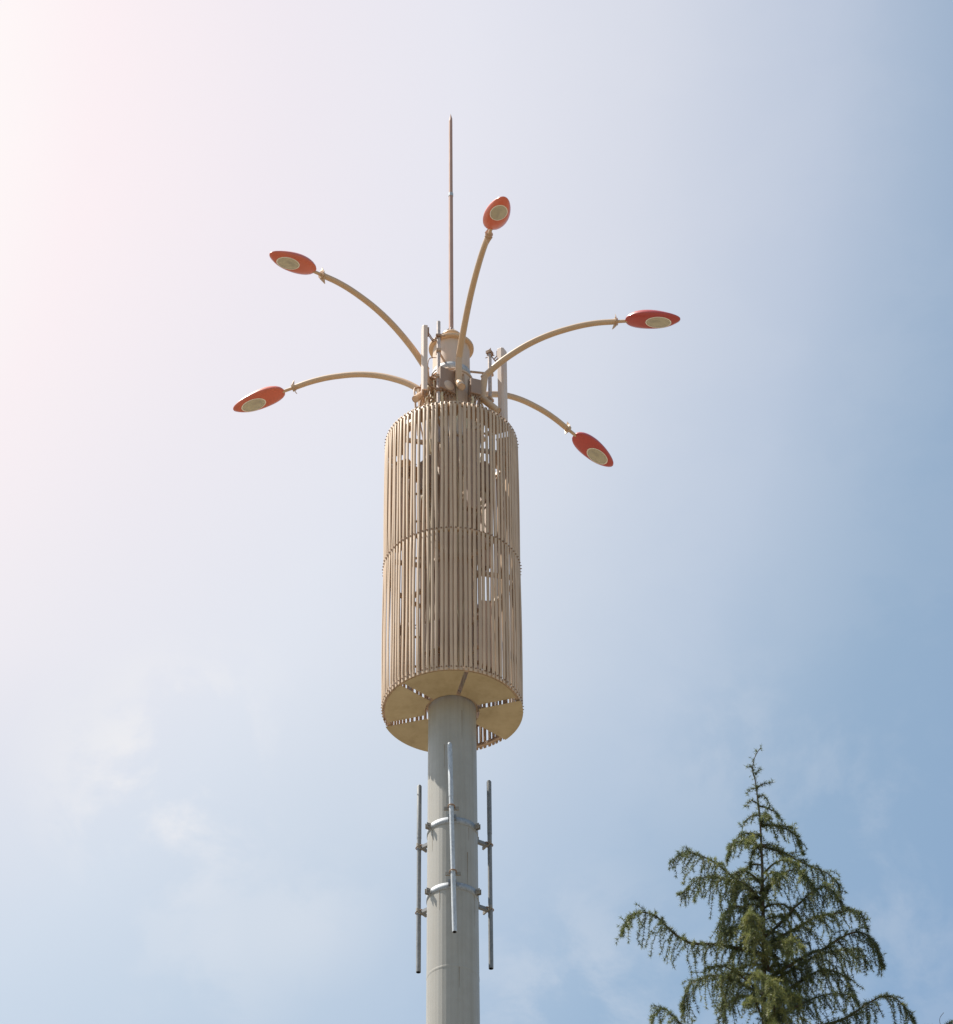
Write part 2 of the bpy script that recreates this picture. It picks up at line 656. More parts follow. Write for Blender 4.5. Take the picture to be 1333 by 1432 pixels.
# ------------------------------------------------------------------ lightning rod
rod = on_mast('lightning_rod', 'long thin rust brown lightning rod standing on the mast top', 'lightning rod')
b = MB()
b.tube([(0, 0, 37.60), (0, 0, 40.64)], [0.037, 0.034], 16)
b.build('lower_section', M['rod'], rod)
b = MB()
b.tube([(0, 0, 40.70), (0, 0, 42.36)], [0.031, 0.029], 16)
b.build('upper_section', M['rod'], rod)
b = MB()
b.tube([(0, 0, 40.635), (0, 0, 40.705)], 0.039, 16)
b.build('coupling', M['zinc'], rod)
b = MB()
b.tube([(0, 0, 42.36), (0.004, 0, 42.42), (0, 0, 42.53)], [0.029, 0.024, 0.004], 14)
b.build('tip', M['rod'], rod)
b = MB()
b.lathe([(0.12, 37.603), (0.12, 37.622), (0.03, 37.6225)], 32)
for k in range(6):
    a = R(60 * k + 20)
    d = Vector((math.cos(a), math.sin(a), 0))
    s = Vector((-math.sin(a), math.cos(a), 0)) * 0.006
    b.prism([d * 0.034 + Vector((0, 0, 37.622)) - s, d * 0.115 + Vector((0, 0, 37.622)) - s, d * 0.034 + Vector((0, 0, 37.76)) - s], s * 2)
    a += R(30)
    b.tube([(0.1 * math.cos(a), 0.1 * math.sin(a), 37.59), (0.1 * math.cos(a), 0.1 * math.sin(a), 37.67)], 0.009, 6)
b.build('gusset_base', M['mount'], rod)

# ------------------------------------------------------------------ slatted screen
Z0, Z1, Z2 = 30.455, 32.95, 35.345
RO = 1.0
NS = 90
screen = on_mast('slatted_screen', 'tan cylindrical screen of vertical steel slats round the mast pole', 'screen')


def slat_mesh(seed):
    """half-round slat with flattened, drilled ends; local x tangential, y outward"""
    r = random.Random(seed)
    b = MB()
    w, dp = 0.0240, 0.016
    zs = [Z0 - 0.058, Z0 - 0.05, Z0 + 0.045, Z0 + 0.075]
    k = 6
    zs += [Z0 + 0.075 + (Z1 - Z0 - 0.11) * (i + 1) / k for i in range(k)]
    zs += [Z1, Z1 + 0.035]
    zs += [Z1 + 0.035 + (Z2 - Z1 - 0.11) * (i + 1) / k for i in range(k)]
    zs += [Z2 - 0.045, Z2 + 0.03, Z2 + 0.036]
    bow1, bow2 = r.uniform(-.008, .008), r.uniform(-.008, .008)
    lean = r.uniform(-.007, .007)
    rb1, rb2 = r.uniform(-.006, .012), r.uniform(-.006, .012)
    rows = []
    for z in zs:
        if z < Z1:
            t = max(0, min(1, (z - Z0) / (Z1 - Z0)))
            dx, dy = bow1 * math.sin(math.pi * t) + lean * (1 - t), rb1 * math.sin(math.pi * t)
        else:
            t = max(0, min(1, (z - Z1) / (Z2 - Z1)))
            dx, dy = bow2 * math.sin(math.pi * t) + lean * t, rb2 * math.sin(math.pi * t)
        flat = z < Z0 + 0.06 or z > Z2 - 0.05
        pinch = abs(z - Z1) < 0.03
        d = 0.008 if flat else (0.012 if pinch else dp)
        ww = w * (1.06 if flat else 1.0)
        if z in (zs[0], zs[-1]):
            ww *= 0.72
        row = []
        for j in range(7):
            a = math.pi * j / 6
            row.append((dx - ww * math.cos(a), dy + RO - dp + d * math.sin(a) ** 0.8, z))
        rows.append(row)
    vs = [p for row in rows for p in row]
    fs = []
    for i in range(len(rows) - 1):
        for j in range(6):
            fs.append((i * 7 + j, i * 7 + j + 1, (i + 1) * 7 + j + 1, (i + 1) * 7 + j))
        fs.append((i * 7 + 6, i * 7, (i + 1) * 7, (i + 1) * 7 + 6))
    b.add(vs, fs, True)
    n = (len(rows) - 1) * 7
    b.add(rows[0], [tuple(range(7))])
    b.add(rows[-1], [tuple(range(7))[::-1]])
    me = b.mesh('slat', M['screen'])
    return me


slat_meshes = [slat_mesh(i) for i in range(10)]
for i in range(NS):
    o = bpy.data.objects.new('slat', slat_meshes[random.randrange(10)])
    col.objects.link(o)
    o.parent = screen
    o.rotation_euler = (0, 0, 2 * math.pi * (i + random.uniform(-.09, .09)) / NS)
for z in (Z0, Z1, Z2):
    b = MB()
    zz = z - 0.012 if z == Z0 else z
    b.lathe([(0.925, zz - 0.024), (0.972, zz - 0.024), (0.972, zz + 0.024), (0.925, zz + 0.024), (0.925, zz - 0.024)], 90, smooth=True)
    ring = b.build('ring', M['frame'] if z == Z0 else M['screen'], screen)
    bo = MB()
    for i in range(NS):
        a = math.pi / 2 + 2 * math.pi * i / NS
        d = Vector((math.cos(a), math.sin(a), 0))
        rr = 0.981 if z != Z1 else 0.991
        p = d * rr + Vector((0, 0, z))
        bo.tube([p, p + d * 0.012], 0.0150, 6, smooth=False)
        bo.tube([p + d * 0.012, p + d * (0.026 + random.uniform(-.004, .006))], 0.0075, 6, smooth=False)
    tag(bo.build('bolts', M['rust'], ring), kind='stuff')
for z in (Z0 + 0.03, Z1, Z2 - 0.02):     # spokes and the collar that carry each ring
    b = MB()
    rr = pole_r(z)
    b.lathe([(rr + 0.002, z - 0.04), (rr + 0.02, z - 0.04), (rr + 0.02, z + 0.04), (rr + 0.002, z + 0.04)], 40)
    hub = b.build('collar', M['frame'], screen)
    for k in range(6):
        az = 42.8 + 60 * k
        b = MB()
        mrot = Matrix.Rotation(R(az), 3, 'Z')
        c = mrot @ Vector((0, -(rr + 0.93) / 2, 0))
        b.box((c.x, c.y, z + 0.022), (0.05, 0.93 - rr - 0.03, 0.06), mrot)
        b.build('spoke', M['frame'], hub)
# bottom plates: five of six sectors, the one at the far side is missing
for k in range(6):
    a0, a1 = 12.8 + 60 * k, 72.8 + 60 * k
    if k == 2:
        continue
    b = MB()
    ri, ro, hg = 0.385, (1.0 if k in (1, 3) else 0.950), 0.030
    n = 20
    top = Z0 - (0.066 if k in (1, 3) else 0.040)
    bot = top - 0.006
    pin, pout = [], []
    for i in range(n + 1):
        t = i / n
        ai = R(a0) + hg / ri + (R(a1 - a0) - 2 * hg / ri) * t
        ao = R(a0) + hg / ro + (R(a1 - a0) - 2 * hg / ro) * t
        pin.append((ri * math.sin(ai), -ri * math.cos(ai)))
        pout.append((ro * math.sin(ao), -ro * math.cos(ao)))
    sag = random.uniform(0.0, 0.006)
    loop = pin + pout[::-1]
    vs = [(x, y, bot) for x, y in loop] + [(x, y, top) for x, y in loop]
    fs = []
    m2 = len(loop)
    for i in range(n):
        fs.append((i, i + 1, m2 - 2 - i, m2 - 1 - i))
        fs.append((m2 + i, m2 + m2 - 1 - i, m2 + m2 - 2 - i, m2 + i + 1))
    for i in range(m2):
        j = (i + 1) % m2
        fs.append((i, m2 + i, m2 + j, j))
    b.add(vs, fs)
    pl = b.build('bottom_plate', M['plate'], screen)
    pl.location.z = -random.uniform(0, 0.004)

# narrow cover plates round the open top
for k in range(6):
    a0, a1 = 16 + 60 * k, 68 + 60 * k
    b = MB()
    n, ri, ro = 14, 0.70 + random.uniform(-.03, .03), 0.945
    lo, hi = Z2 - 0.005, Z2 + 0.001
    ang_ = [R(a0 + (a1 - a0) * i / n) for i in range(n + 1)]
    loop = [(ri * math.sin(a), -ri * math.cos(a)) for a in ang_] + [(ro * math.sin(a), -ro * math.cos(a)) for a in ang_[::-1]]
    m2 = len(loop)
    vs = [(x, y, lo) for x, y in loop] + [(x, y, hi) for x, y in loop]
    fs = []
    for i in range(n):
        fs.append((i, i + 1, m2 - 2 - i, m2 - 1 - i))
        fs.append((m2 + i, m2 + m2 - 1 - i, m2 + m2 - 2 - i, m2 + i + 1))
    for i in range(m2):
        j = (i + 1) % m2
        fs.append((i, m2 + i, m2 + j, j))
    b.add(vs, fs)
    b.build('top_plate', M['screen'], screen)

# ------------------------------------------------------------------ street lamps
ARM = [(0.55, 36.62), (0.73, 36.79), (0.92, 36.93), (1.15, 37.065), (1.38, 37.165), (1.62, 37.235), (1.86, 37.275), (2.10, 37.295), (2.35, 37.285), (2.60, 37.245)]
lamp0 = on_mast('street_lamp', 'red', 'street lamp')


def rz3(r, z, s=0.0):
    return Vector((s, -r, z))            # local frame: -y is outward


b = MB()
curve = bezier_chain([rz3(r, z) for r, z in ARM], 5)
n = len(curve)
b.tube([curve[0] + Vector((0, 0.03, -0.035))] + curve, [0.050] + [0.051 - 0.007 * i / n for i in range(n)], 18)
b.build('arm', M['arm'], lamp0)
b = MB()
b.tube([rz3(0.50, 36.16), rz3(0.515, 36.30), rz3(0.535, 36.50), rz3(0.552, 36.635)], 0.051, 18)
b.build('upright', M['arm'], lamp0)
b = MB()
b.tube([rz3(0.47, 36.21), rz3(0.50, 36.18), rz3(0.75, 35.86)], 0.055, 18, cap=False)
b.build('foot_pipe', M['arm'], lamp0)
e = Vector((0, -0.25, -0.32)).normalized()
b = MB()                                 # end cap set just inside the pipe
b.tube([rz3(0.75, 35.86) - e * 0.03, rz3(0.75, 35.86) - e * 0.008], 0.053, 18)
b.build('end_cap', M['frame'], lamp0)
b = MB()
for z in (36.26, 36.44):
    b.prism([rz3(0.30, z, -0.10), rz3(0.30, z, 0.10), rz3(0.50, z + 0.004, 0.035), rz3(0.50, z + 0.004, -0.035)], (0, 0, 0.014))
b.box(rz3(0.345, 36.365), (0.25, 0.03, 0.30))
b.box(rz3(0.43, 36.36), (0.014, 0.14, 0.16))
b.tube([rz3(0.32, 36.46, 0.10), rz3(0.40, 36.46, 0.10)], 0.012, 8)
b.tube([rz3(0.32, 36.27, -0.10), rz3(0.40, 36.27, -0.10)], 0.012, 8)
b.build('bracket', M['frame'], lamp0)
# pointed calyx collar at the end of the arm
b = MB()
tdir = (rz3(2.74, 37.218) - rz3(2.60, 37.245)).normalized()
qc = tdir.to_track_quat('Z', 'X').to_matrix()
oc = rz3(2.61, 37.243)
b.tube([oc - tdir * 0.02, oc + tdir * 0.03], [0.052, 0.060], 16)
upc = Vector((0, 0, 1)) - tdir * tdir.z
upc.normalize()
sdc = tdir.cross(upc)
for sg in (1, -1):                       # one leaf up, one leaf down
    d = upc * sg
    tri = [d * 0.030 + sdc * 0.062, d * 0.030 - sdc * 0.062, d * 0.09 - sdc * 0.030 - tdir * .008, d * 0.150 - sdc * 0.003 - tdir * .028, d * 0.150 + sdc * 0.003 - tdir * .028, d * 0.09 + sdc * 0.030 - tdir * .008]
    b.prism([p + oc for p in tri], tdir * 0.010)
b.build('collar', M['arm'], lamp0)
b = MB()
b.tube([rz3(2.61, 37.243), rz3(2.80, 37.212)], 0.026, 14)
b.build('neck', M['arm'], lamp0)

# lamp head: boat-shaped shell, frame with origin at the neck end, local -y outward
HL, HW = 0.86, 0.186
LC, LA, LB = 0.525, 0.196, 0.122          # lens centre along the head, half length, half width


def half_w(u):
    u = max(0.0, min(1.0, u))
    return HW * (math.sin(math.pi * u ** 0.88)) ** 0.47 * (1.06 - 0.13 * u)


def outline_hit(th):
    """distance from the lens centre to the plan outline along direction th"""
    c, s = math.cos(th), math.sin(th)
    lo, hi = 0.0, 1.0
    for _ in range(40):
        mid = (lo + hi) / 2
        x, y = LC + c * mid, s * mid
        if 0 < x < HL and abs(y) < half_w(x / HL):
            lo = mid
        else:
            hi = mid
    return lo


def ring_pt(th, rho):
    """rho 0 = lens rim, 1 = outline"""
    c, s = math.cos(th), math.sin(th)
    rl = 1 / math.sqrt((c / LA) ** 2 + (s / LB) ** 2)
    ro_ = outline_hit(th)
    r = rl + (max(ro_, rl + 0.004) - rl) * rho
    return LC + c * r, s * r


NT = 64
ths = [2 * math.pi * (k + 0.5) / NT for k in range(NT)]


def bottom_z(rho):
    return -0.046 * (1 - rho ** 2.4)


def top_z(x, y):
    u = x / HL
    w = half_w(u)
    if w < 1e-5:
        return 0.0
    e2 = max(0.0, 1 - (y / w) ** 2)
    hgt = 0.145 * (math.sin(math.pi * min(1, u) ** 0.62)) ** 0.9
    return hgt * e2 ** 0.62 + 0.018 * max(0, 1 - abs(y) / 0.05) * (math.sin(math.pi * min(1, max(0, (u - .08) / .7)))) ** 1.2 if u < .78 else hgt * e2 ** 0.62


vs, fs = [], []
RB = [0, .12, .3, .5, .7, .85, .95, 1.0]
for rho in RB:
    for th in ths:
        x, y = ring_pt(th, rho)
        vs.append((y, -x, bottom_z(rho)))
nb = len(RB)
RT = [1.0, .985, .95, .88, .78, .65, .5, .35, .2, .08]
for t_ in RT:
    for th in ths:
        x1, y1 = ring_pt(th, 1.0)
        x, y = LC * (1 - t_) + x1 * t_ - (1 - t_) * 0.12, y1 * t_
        x = max(0.001, x)
        vs.append((y, -x, 0.014 + (top_z(x, y) if t_ < 1 else 0)))
for i in range(nb + len(RT) - 1):
    for k in range(NT):
        k2 = (k + 1) % NT
        fs.append((i * NT + k, (i + 1) * NT + k, (i + 1) * NT + k2, i * NT + k2))
last = (nb + len(RT) - 1) * NT
fs.append(tuple(last + k for k in range(NT)))
b = MB()
b.add(vs, fs, True)
head = b.build('lamp_head', M['red'], lamp0)
head.location = rz3(2.765, 37.205)
TILT = math.atan2(37.205 - 37.055, 0.84)
head.rotation_euler = (TILT, 0, 0)
# rim
b = MB()
prof = [(1.0, -0.042), (1.03, -0.050), (0.97, -0.054), (0.93, -0.050), (0.93, -0.036)]
vs, fs = [], []
for sc_, z in prof:
    for th in ths:
        c, s = math.cos(th), math.sin(th)
        rl = sc_ / math.sqrt((c / LA) ** 2 + (s / LB) ** 2)
        vs.append((s * rl, -(LC + c * rl), z))
for i in range(len(prof) - 1):
    for k in range(NT):
        k2 = (k + 1) % NT
        fs.append((i * NT + k, i * NT + k2, (i + 1) * NT + k2, (i + 1) * NT + k))
b.add(vs, fs, True)
b.build('lens_rim', M['cream'], head)
# reflector bowl
b = MB()
vs, fs = [], []
RR = [0.95, 0.9, 0.8, 0.66, 0.5, 0.34, 0.18, 0.05]
for sc_ in RR:
    for th in ths:
        c, s = math.cos(th), math.sin(th)
        rl = sc_ / math.sqrt((c / LA) ** 2 + (s / LB) ** 2)
        vs.append((s * rl, -(LC + c * rl), -0.043 + 0.030 * (1 - sc_ ** 2) ** 0.8))
for i in range(len(RR) - 1):
    for k in range(NT):
        k2 = (k + 1) % NT
        fs.append((i * NT + k, (i + 1) * NT + k, (i + 1) * NT + k2, i * NT + k2))
fs.append(tuple((len(RR) - 1) * NT + k for k in range(NT)))
b.add(vs, fs, True)
b.build('reflector', M['reflector'], head)
b = MB()
b.tube([(0, -(LC - 0.125), -0.034), (0, -(LC - 0.095), -0.033), (0, -(LC - 0.06), -0.032), (0, -(LC - 0.035), -0.032), (0, -(LC + 0.005), -0.032), (0, -(LC + 0.03), -0.033)], [0.020, 0.020, 0.012, 0.017, 0.016, 0.004], 12)
b.build('bulb', M['bulb'], head)
b = MB()
vs, fs = [], []
RG = [0.96, 0.88, 0.75, 0.6, 0.45, 0.3, 0.15, 0.04]
for sc_ in RG:
    for th in ths:
        c, s = math.cos(th), math.sin(th)
        rl = sc_ / math.sqrt((c / LA) ** 2 + (s / LB) ** 2)
        vs.append((s * rl, -(LC + c * rl), -0.050 - 0.008 * (1 - sc_ ** 2)))
for i in range(len(RG) - 1):
    for k in range(NT):
        k2 = (k + 1) % NT
        fs.append((i * NT + k, (i + 1) * NT + k, (i + 1) * NT + k2, i * NT + k2))
fs.append(tuple((len(RG) - 1) * NT + k for k in range(NT))[::-1])
b.add(vs, fs, True)
b.build('glass_cover', M['glass'], head)

LAMPS = [(12.9, 'red headed lamp on the arm curving up highest, just right of the lightning rod'),
         (75.4, 'red headed lamp reaching out to the far right, its head nearly level'),
         (134.3, 'red headed lamp on the right drooping low beside the top of the slatted screen'),
         (252.5, 'red headed lamp at the far left, hanging lower than the other left lamp'),
         (312.5, 'red headed lamp at upper left on a tall arm rising behind the pale antenna')]
lamps = []
for i, (az, lab) in enumerate(LAMPS):
    o = lamp0 if i == 0 else copy_thing(lamp0)
    o.rotation_euler = (0, 0, R(az))
    o.location = Vector((MX, MY, 0)) + az_vec(az) * (0, -.02, -.08, -.04, -.02)[i] + Vector((0, 0, (.03, .02, -.02, .01, 0)[i]))   # the arms are not bolted on quite alike
    tag(o, lab, 'street lamp', 'street lamps round the mast top')
    lamps.append(o)
for i in (0, 3, 4):                      # flare wash on these three heads, put into their orange colour
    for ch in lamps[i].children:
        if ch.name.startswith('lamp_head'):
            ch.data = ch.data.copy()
            ch.data.materials[0] = M['red_flare']

# ------------------------------------------------------------------ pipe antennas on the shaft
PIPES = [(0, 0.635, 0.03, 26.325, 29.395, 'grey galvanised antenna pipe in front of the pole, leaning slightly'),
         (231, 0.60, 0.0, 26.345, 29.405, 'grey galvanised antenna pipe standing off the left side of the pole'),
         (122, 0.60, 0.0, 26.355, 29.430, 'grey galvanised antenna pipe standing off the right side of the pole')]
for az, rp, lean, h0, h1, lab in PIPES:
    t = on_mast('antenna_pipe', lab, 'antenna', 'antenna pipes clamped round the pole')
    u, s = az_vec(az), Vector((math.cos(R(az)), math.sin(R(az)), 0))
    hm = (h0 + h1) / 2

    def pp(h, off=0.0, side=0.0):
        return u * (rp + off) + s * (side - lean * (h - hm) / (h1 - h0) * 2) + Vector((0, 0, h))
    b = MB()
    b.tube([pp(h0), pp(h0 + .9)], 0.0335, 18)
    b.tube([pp(h0 + .9), pp(h1 - .9)], 0.031, 18)
    b.tube([pp(h1 - .9), pp(h1 - .02), pp(h1)], [0.0335, 0.0335, 0.022], 18)
    b.tube([pp(h1 - .17, 0, -.042), pp(h1 - .17, 0, .042)], 0.006, 8)
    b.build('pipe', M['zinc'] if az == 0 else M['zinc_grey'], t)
    b = MB()
    b.lathe([(0.026, 0), (0.0005, 0.0)], 18)
    for i in range(len(b.v)):
        b.v[i] = tuple(Vector(b.v[i]) + pp(h0 - 0.001))
    b.build('pipe_mouth', M['cable'], t)
    rot = Matrix.Rotation(R(az), 3, 'Z')
    for hc in (28.335, 27.275):
        rr = pole_r(hc) + 0.012
        b = MB()
        c = u * ((rr + rp) / 2 - .01)
        b.box((c.x, c.y, hc), (0.05, rp - rr - .03, 0.05), rot)              # standoff
        c = u * (rr + .02)
        b.box((c.x, c.y, hc), (0.11, 0.03, 0.085), rot)
        br = b.build('standoff', M['zinc_grey'], t)
        b = MB()
        c = pp(hc, -0.048)
        b.box(c, (0.205, 0.022, 0.052), rot)
        b.build('clamp_plate', M['zinc_dark'], br)
        b = MB()                                                             # U-bolt round the pipe
        pts = [pp(hc + .012, -0.09, -.043)] + [pp(hc + .012, 0.0 + .043 * math.sin(R(a)), -.043 * math.cos(R(a))) for a in range(0, 181, 20)] + [pp(hc + .012, -0.09, .043)]
        b.tube(pts, 0.008, 8)
        b.build('u_bolt', M['rust'], br)

# ------------------------------------------------------------------ panel antennas
def panel_antenna(label, pos, h0, h1, face, mount, mh0, mh1, group=None, w=0.17, d=0.085, tilt=0.0, rail=True):
    """pos, mount: (x right, n towards camera) from the mast axis; face: azimuth the panel looks to"""
    t = on_mast('panel_antenna', label, 'antenna', group)
    P, Q = Vector((pos[0], -pos[1], 0)), Vector((mount[0], -mount[1], 0))
    f, s = az_vec(face), Vector((math.cos(R(face)), math.sin(R(face)), 0))
    b = MB()
    out = [(-w / 2, -d / 2), (w / 2, -d / 2), (w / 2, d * .18), (w * .36, d / 2), (-w * .36, d / 2), (-w / 2, d * .18)]
    lo = [P + s * x + f * (y - tilt) + Vector((0, 0, h0)) for x, y in out]
    b.prism(lo, f * (2 * tilt) + Vector((0, 0, h1 - h0)))
    b.build('radome', M['panel'], t, bevel=0.008)
    b = MB()
    c = P - f * (tilt + .01)
    b.box((c.x, c.y, h0 - 0.012), (w * .7, d * .7, 0.03), Matrix.Rotation(R(face), 3, 'Z'))
    for k in (-.05, 0, .05):
        p = c + s * k
        b.tube([(p.x, p.y, h0 - .02), (p.x, p.y, h0 - .07)], 0.012, 8)
    b.build('connectors', M['rust'], t)
    b = MB()
    b.tube([Q + Vector((0, 0, mh0)), Q + Vector((0, 0, mh1))], 0.030, 14)
    b.build('mount_pole', M['mount'], t)
    for hc, zig in ((h1 - .07, True), (h0 + .18, False)):
        b = MB()
        back = P - f * (d / 2) + f * (tilt if zig else -tilt) + Vector((0, 0, hc))
        q0 = Q + Vector((0, 0, hc + (.04 if zig else 0)))
        b.box(q0, (0.095, 0.085, 0.05), Matrix.Rotation(R(face), 3, 'Z'))
        if zig:
            mid = (back + q0) / 2 + Vector((0, 0, -.13))
            for e in (-.022, .022):
                b.tube([back + s * e, mid + s * e], 0.009, 6)
                b.tube([mid + s * e, q0 + s * e + Vector((0, 0, -.02))], 0.009, 6)
            b.tube([mid - s * .04, mid + s * .04], 0.009, 6)
            b.box(back + f * -.01, (0.10, .03, 0.11), Matrix.Rotation(R(face), 3, 'Z'))
            b.tube([q0 + s * -.06 + f * .05 + Vector((0, 0, .03)), q0 + s * .07 - f * .08 + Vector((0, 0, .03))], 0.007, 6)
            b.tube([q0 + s * .06 + f * .05 + Vector((0, 0, -.02)), q0 + s * .05 - f * .10 + Vector((0, 0, -.02))], 0.007, 6)
        else:
            b.tube([back, q0], 0.013, 8)
        b.build('tilt_bracket', M['rust'], t)
    if rail:
        rq = pole_r(h0)
        for hc in (h0 + .98, h0 + .45, h0 - .25):
            b = MB()
            inner = Q.normalized() * ((pole_r(hc) - .02) if hc < 36.6 else .28)
            b.tube([inner + Vector((0, 0, hc)), Q + Vector((0, 0, hc))], 0.018, 8)
            q0 = Q + Vector((0, 0, hc))
            b.box(q0, (0.11, 0.075, 0.05), Matrix.Rotation(R(face), 3, 'Z'))
            b.build('pole_clamp', M['frame'], t)
    return t


panel_antenna('pale panel antenna standing left of the mast top, seen on its narrow side', (-0.40, 0.64), 35.86, 37.17, 276, (-0.188, 0.48), 35.0, 37.45)
panel_antenna('pale panel antenna standing right of the mast top, behind the right lamp arm', (0.785, -0.08), 35.92, 37.36, 62, (0.590, -0.10), 35.0, 37.385, w=0.155, d=0.10)
INNER = ('pale panel antenna half hidden behind the slats in the upper half of the screen', 'pale panel antenna half hidden behind the slats in the lower half of the screen')
for tier, (h0, h1, rot0) in enumerate(((33.5, 35.0, 22), (30.7, 31.85, 38))):
    for k in range(3):
        az = rot0 + 120 * k
        v, q = az_vec(az), az_vec(az)
        panel_antenna(INNER[tier], (v.x * .80, -v.y * .80), h0, h1, az, (q.x * .60, -q.y * .60), h0 - .05, h1 + .08,
                      group='panel antennas inside the screen', w=0.20, d=0.09)

# ------------------------------------------------------------------ radio unit and feeder cables
def radio(label, corner, h0, h1, a_front, wf, ds, group):
    """corner: near vertical edge (x, n); a_front: azimuth that its wide face looks to"""
    t = on_mast('radio_unit', label, 'radio unit', group)
    C0 = Vector((corner[0], -corner[1], 0))
    f, s = az_vec(a_front), Vector((math.cos(R(a_front)), math.sin(R(a_front)), 0))
    cen = C0 + s * wf / 2 - f * ds / 2
    rot = Matrix.Rotation(R(a_front), 3, 'Z')
    b = MB()
    b.box((cen.x, cen.y, (h0 + h1) / 2), (wf, ds, h1 - h0), rot)
    body = b.build('casing', M['box'], t, bevel=0.012)
    if wf == .27:
        b = MB()                              # pale domed disc low on the wide face
        q = (f * 1.0).to_track_quat('Z', 'Y').to_matrix()
        b.lathe([(.088, 0), (.084, .008), (.05, .013), (.004, .015)], 28)
        for i in range(len(b.v)):
            b.v[i] = tuple(q @ Vector(b.v[i]) + cen + f * (ds / 2 - .001) + s * (wf * .08) + Vector((0, 0, h0 + .105)))
        b.build('pale_disc', M['upper'], body)
    b = MB()
    for k in range(4):
        p = cen + s * (wf * (k + .6) / 4.2 - wf / 2)
        b.tube([(p.x, p.y, h0 + .002), (p.x, p.y, h0 - .05)], 0.018, 10)
    b.build('connectors', M['rust'], t)
    for k in range(3):
        b = MB()
        p = cen + s * (wf * (k + .9) / 4.0 - wf / 2)
        e = Vector((p.x * .7, p.y * .7, 0))
        b.tube(bezier_chain([(p.x, p.y, h0 - .05), (p.x, p.y, h0 - .16), (e.x, e.y, max(h0 - .5, 30.75)), (e.x * .9, e.y * .9, max(h0 - 1.4, 30.56))], 6), 0.013 if k else 0.022, 8)
        b.build('cable', M['cable_pale'] if k == 0 else M['cable'], t)
    for z in (h0 + .1, h1 - .1):
        p = cen - f * (ds / 2 + .05)
        MB().box((p.x, p.y, z), (0.10, 0.10, 0.03), rot).build('mounting', M['frame'], t)
    return t


radio('boxy radio unit on a mount pole in front of the mast top', (-0.160, 0.56), 36.05, 36.48, 33, 0.27, 0.10, 'radio units on the mast')
radio('boxy radio unit at the back left of the mast top behind the pale panel', (-0.27, 0.14), 36.12, 36.45, 300, 0.20, 0.10, 'radio units on the mast')
radio('small boxy radio unit beside the foot of the right lamp arm', (0.30, 0.42), 36.06, 36.36, 20, .17, .09, 'radio units on the mast')
for i, (x, n, h0, h1, a) in enumerate(((-.50, .30, 34.2, 34.75, 310), (.50, .25, 34.35, 34.85, 60), (-.42, .45, 31.1, 31.6, 330), (.55, .10, 31.2, 31.7, 80))):
    radio('boxy radio unit half hidden behind the slats, ' + ('high on the left of the screen', 'high on the right of the screen', 'low on the left of the screen', 'low on the right of the screen')[i], (x, n), h0, h1, a, .28, .12, 'radio units inside the screen')

feed = on_mast('feeder_cables', 'bundle of dark feeder cables looping round the top of the mast', 'cables')
rr_ = random.Random(3)
for k in range(16):
    az = 30 + 22.5 * k + rr_.uniform(-6, 6)
    b = MB()
    pts = []
    top = 36.3 if k % 2 else 35.3
    for i in range(12):
        h = 30.6 + (top - 30.6) * i / 11
        pts.append(at(pole_r(h) + .03 + rr_.uniform(-.006, .02), az + rr_.uniform(-5, 5), h))
    if k % 2 and 70 < (az % 360) < 290:
        ro_ = rr_.uniform(.45, .62)
        pts += [at(.42, az + 8, top + .12), at(ro_, az + 18, top + .02), at(ro_ + .03, az + 24, top - .25), at(ro_, az + 28, top - 1.0)]
    b.tube(bezier_chain(pts, 3), rr_.uniform(.010, .016), 7)
    b.build('cable', M['cable'] if k % 3 else M['cable_pale'], feed)
for k in range(15):                      # jumper leads hanging between the boxes and the antennas
    a0_ = rr_.choice((rr_.uniform(285, 350), rr_.uniform(300, 345), rr_.uniform(55, 100)))
    r0_, h0_ = rr_.uniform(.34, .52), rr_.uniform(36.15, 36.62)
    b = MB()
    b.tube(bezier_chain([at(r0_, a0_, h0_), at(r0_ + .05, a0_ + rr_.uniform(-9, 9), h0_ - rr_.uniform(.08, .2)), at(r0_ + rr_.uniform(-.08, .08), a0_ + rr_.uniform(-16, 16), h0_ - rr_.uniform(.15, .3)),
                         at(rr_.uniform(.36, .5), a0_ + rr_.uniform(-12, 12), 35.9), at(.40, a0_ + rr_.uniform(-8, 8), 35.0)], 6), rr_.uniform(.008, .014), 7)
    b.build('cable', M['cable'] if k % 2 else M['cable_pale'], feed)
b = MB()
b.tube(bezier_chain([(-.36, -.36, 36.55), (-.34, -.34, 36.8), (-.27, -.32, 36.86), (-.20, -.36, 36.8), (-.19, -.40, 36.6)], 8), 0.008, 8)
b.build('cable', M['cable'], feed)

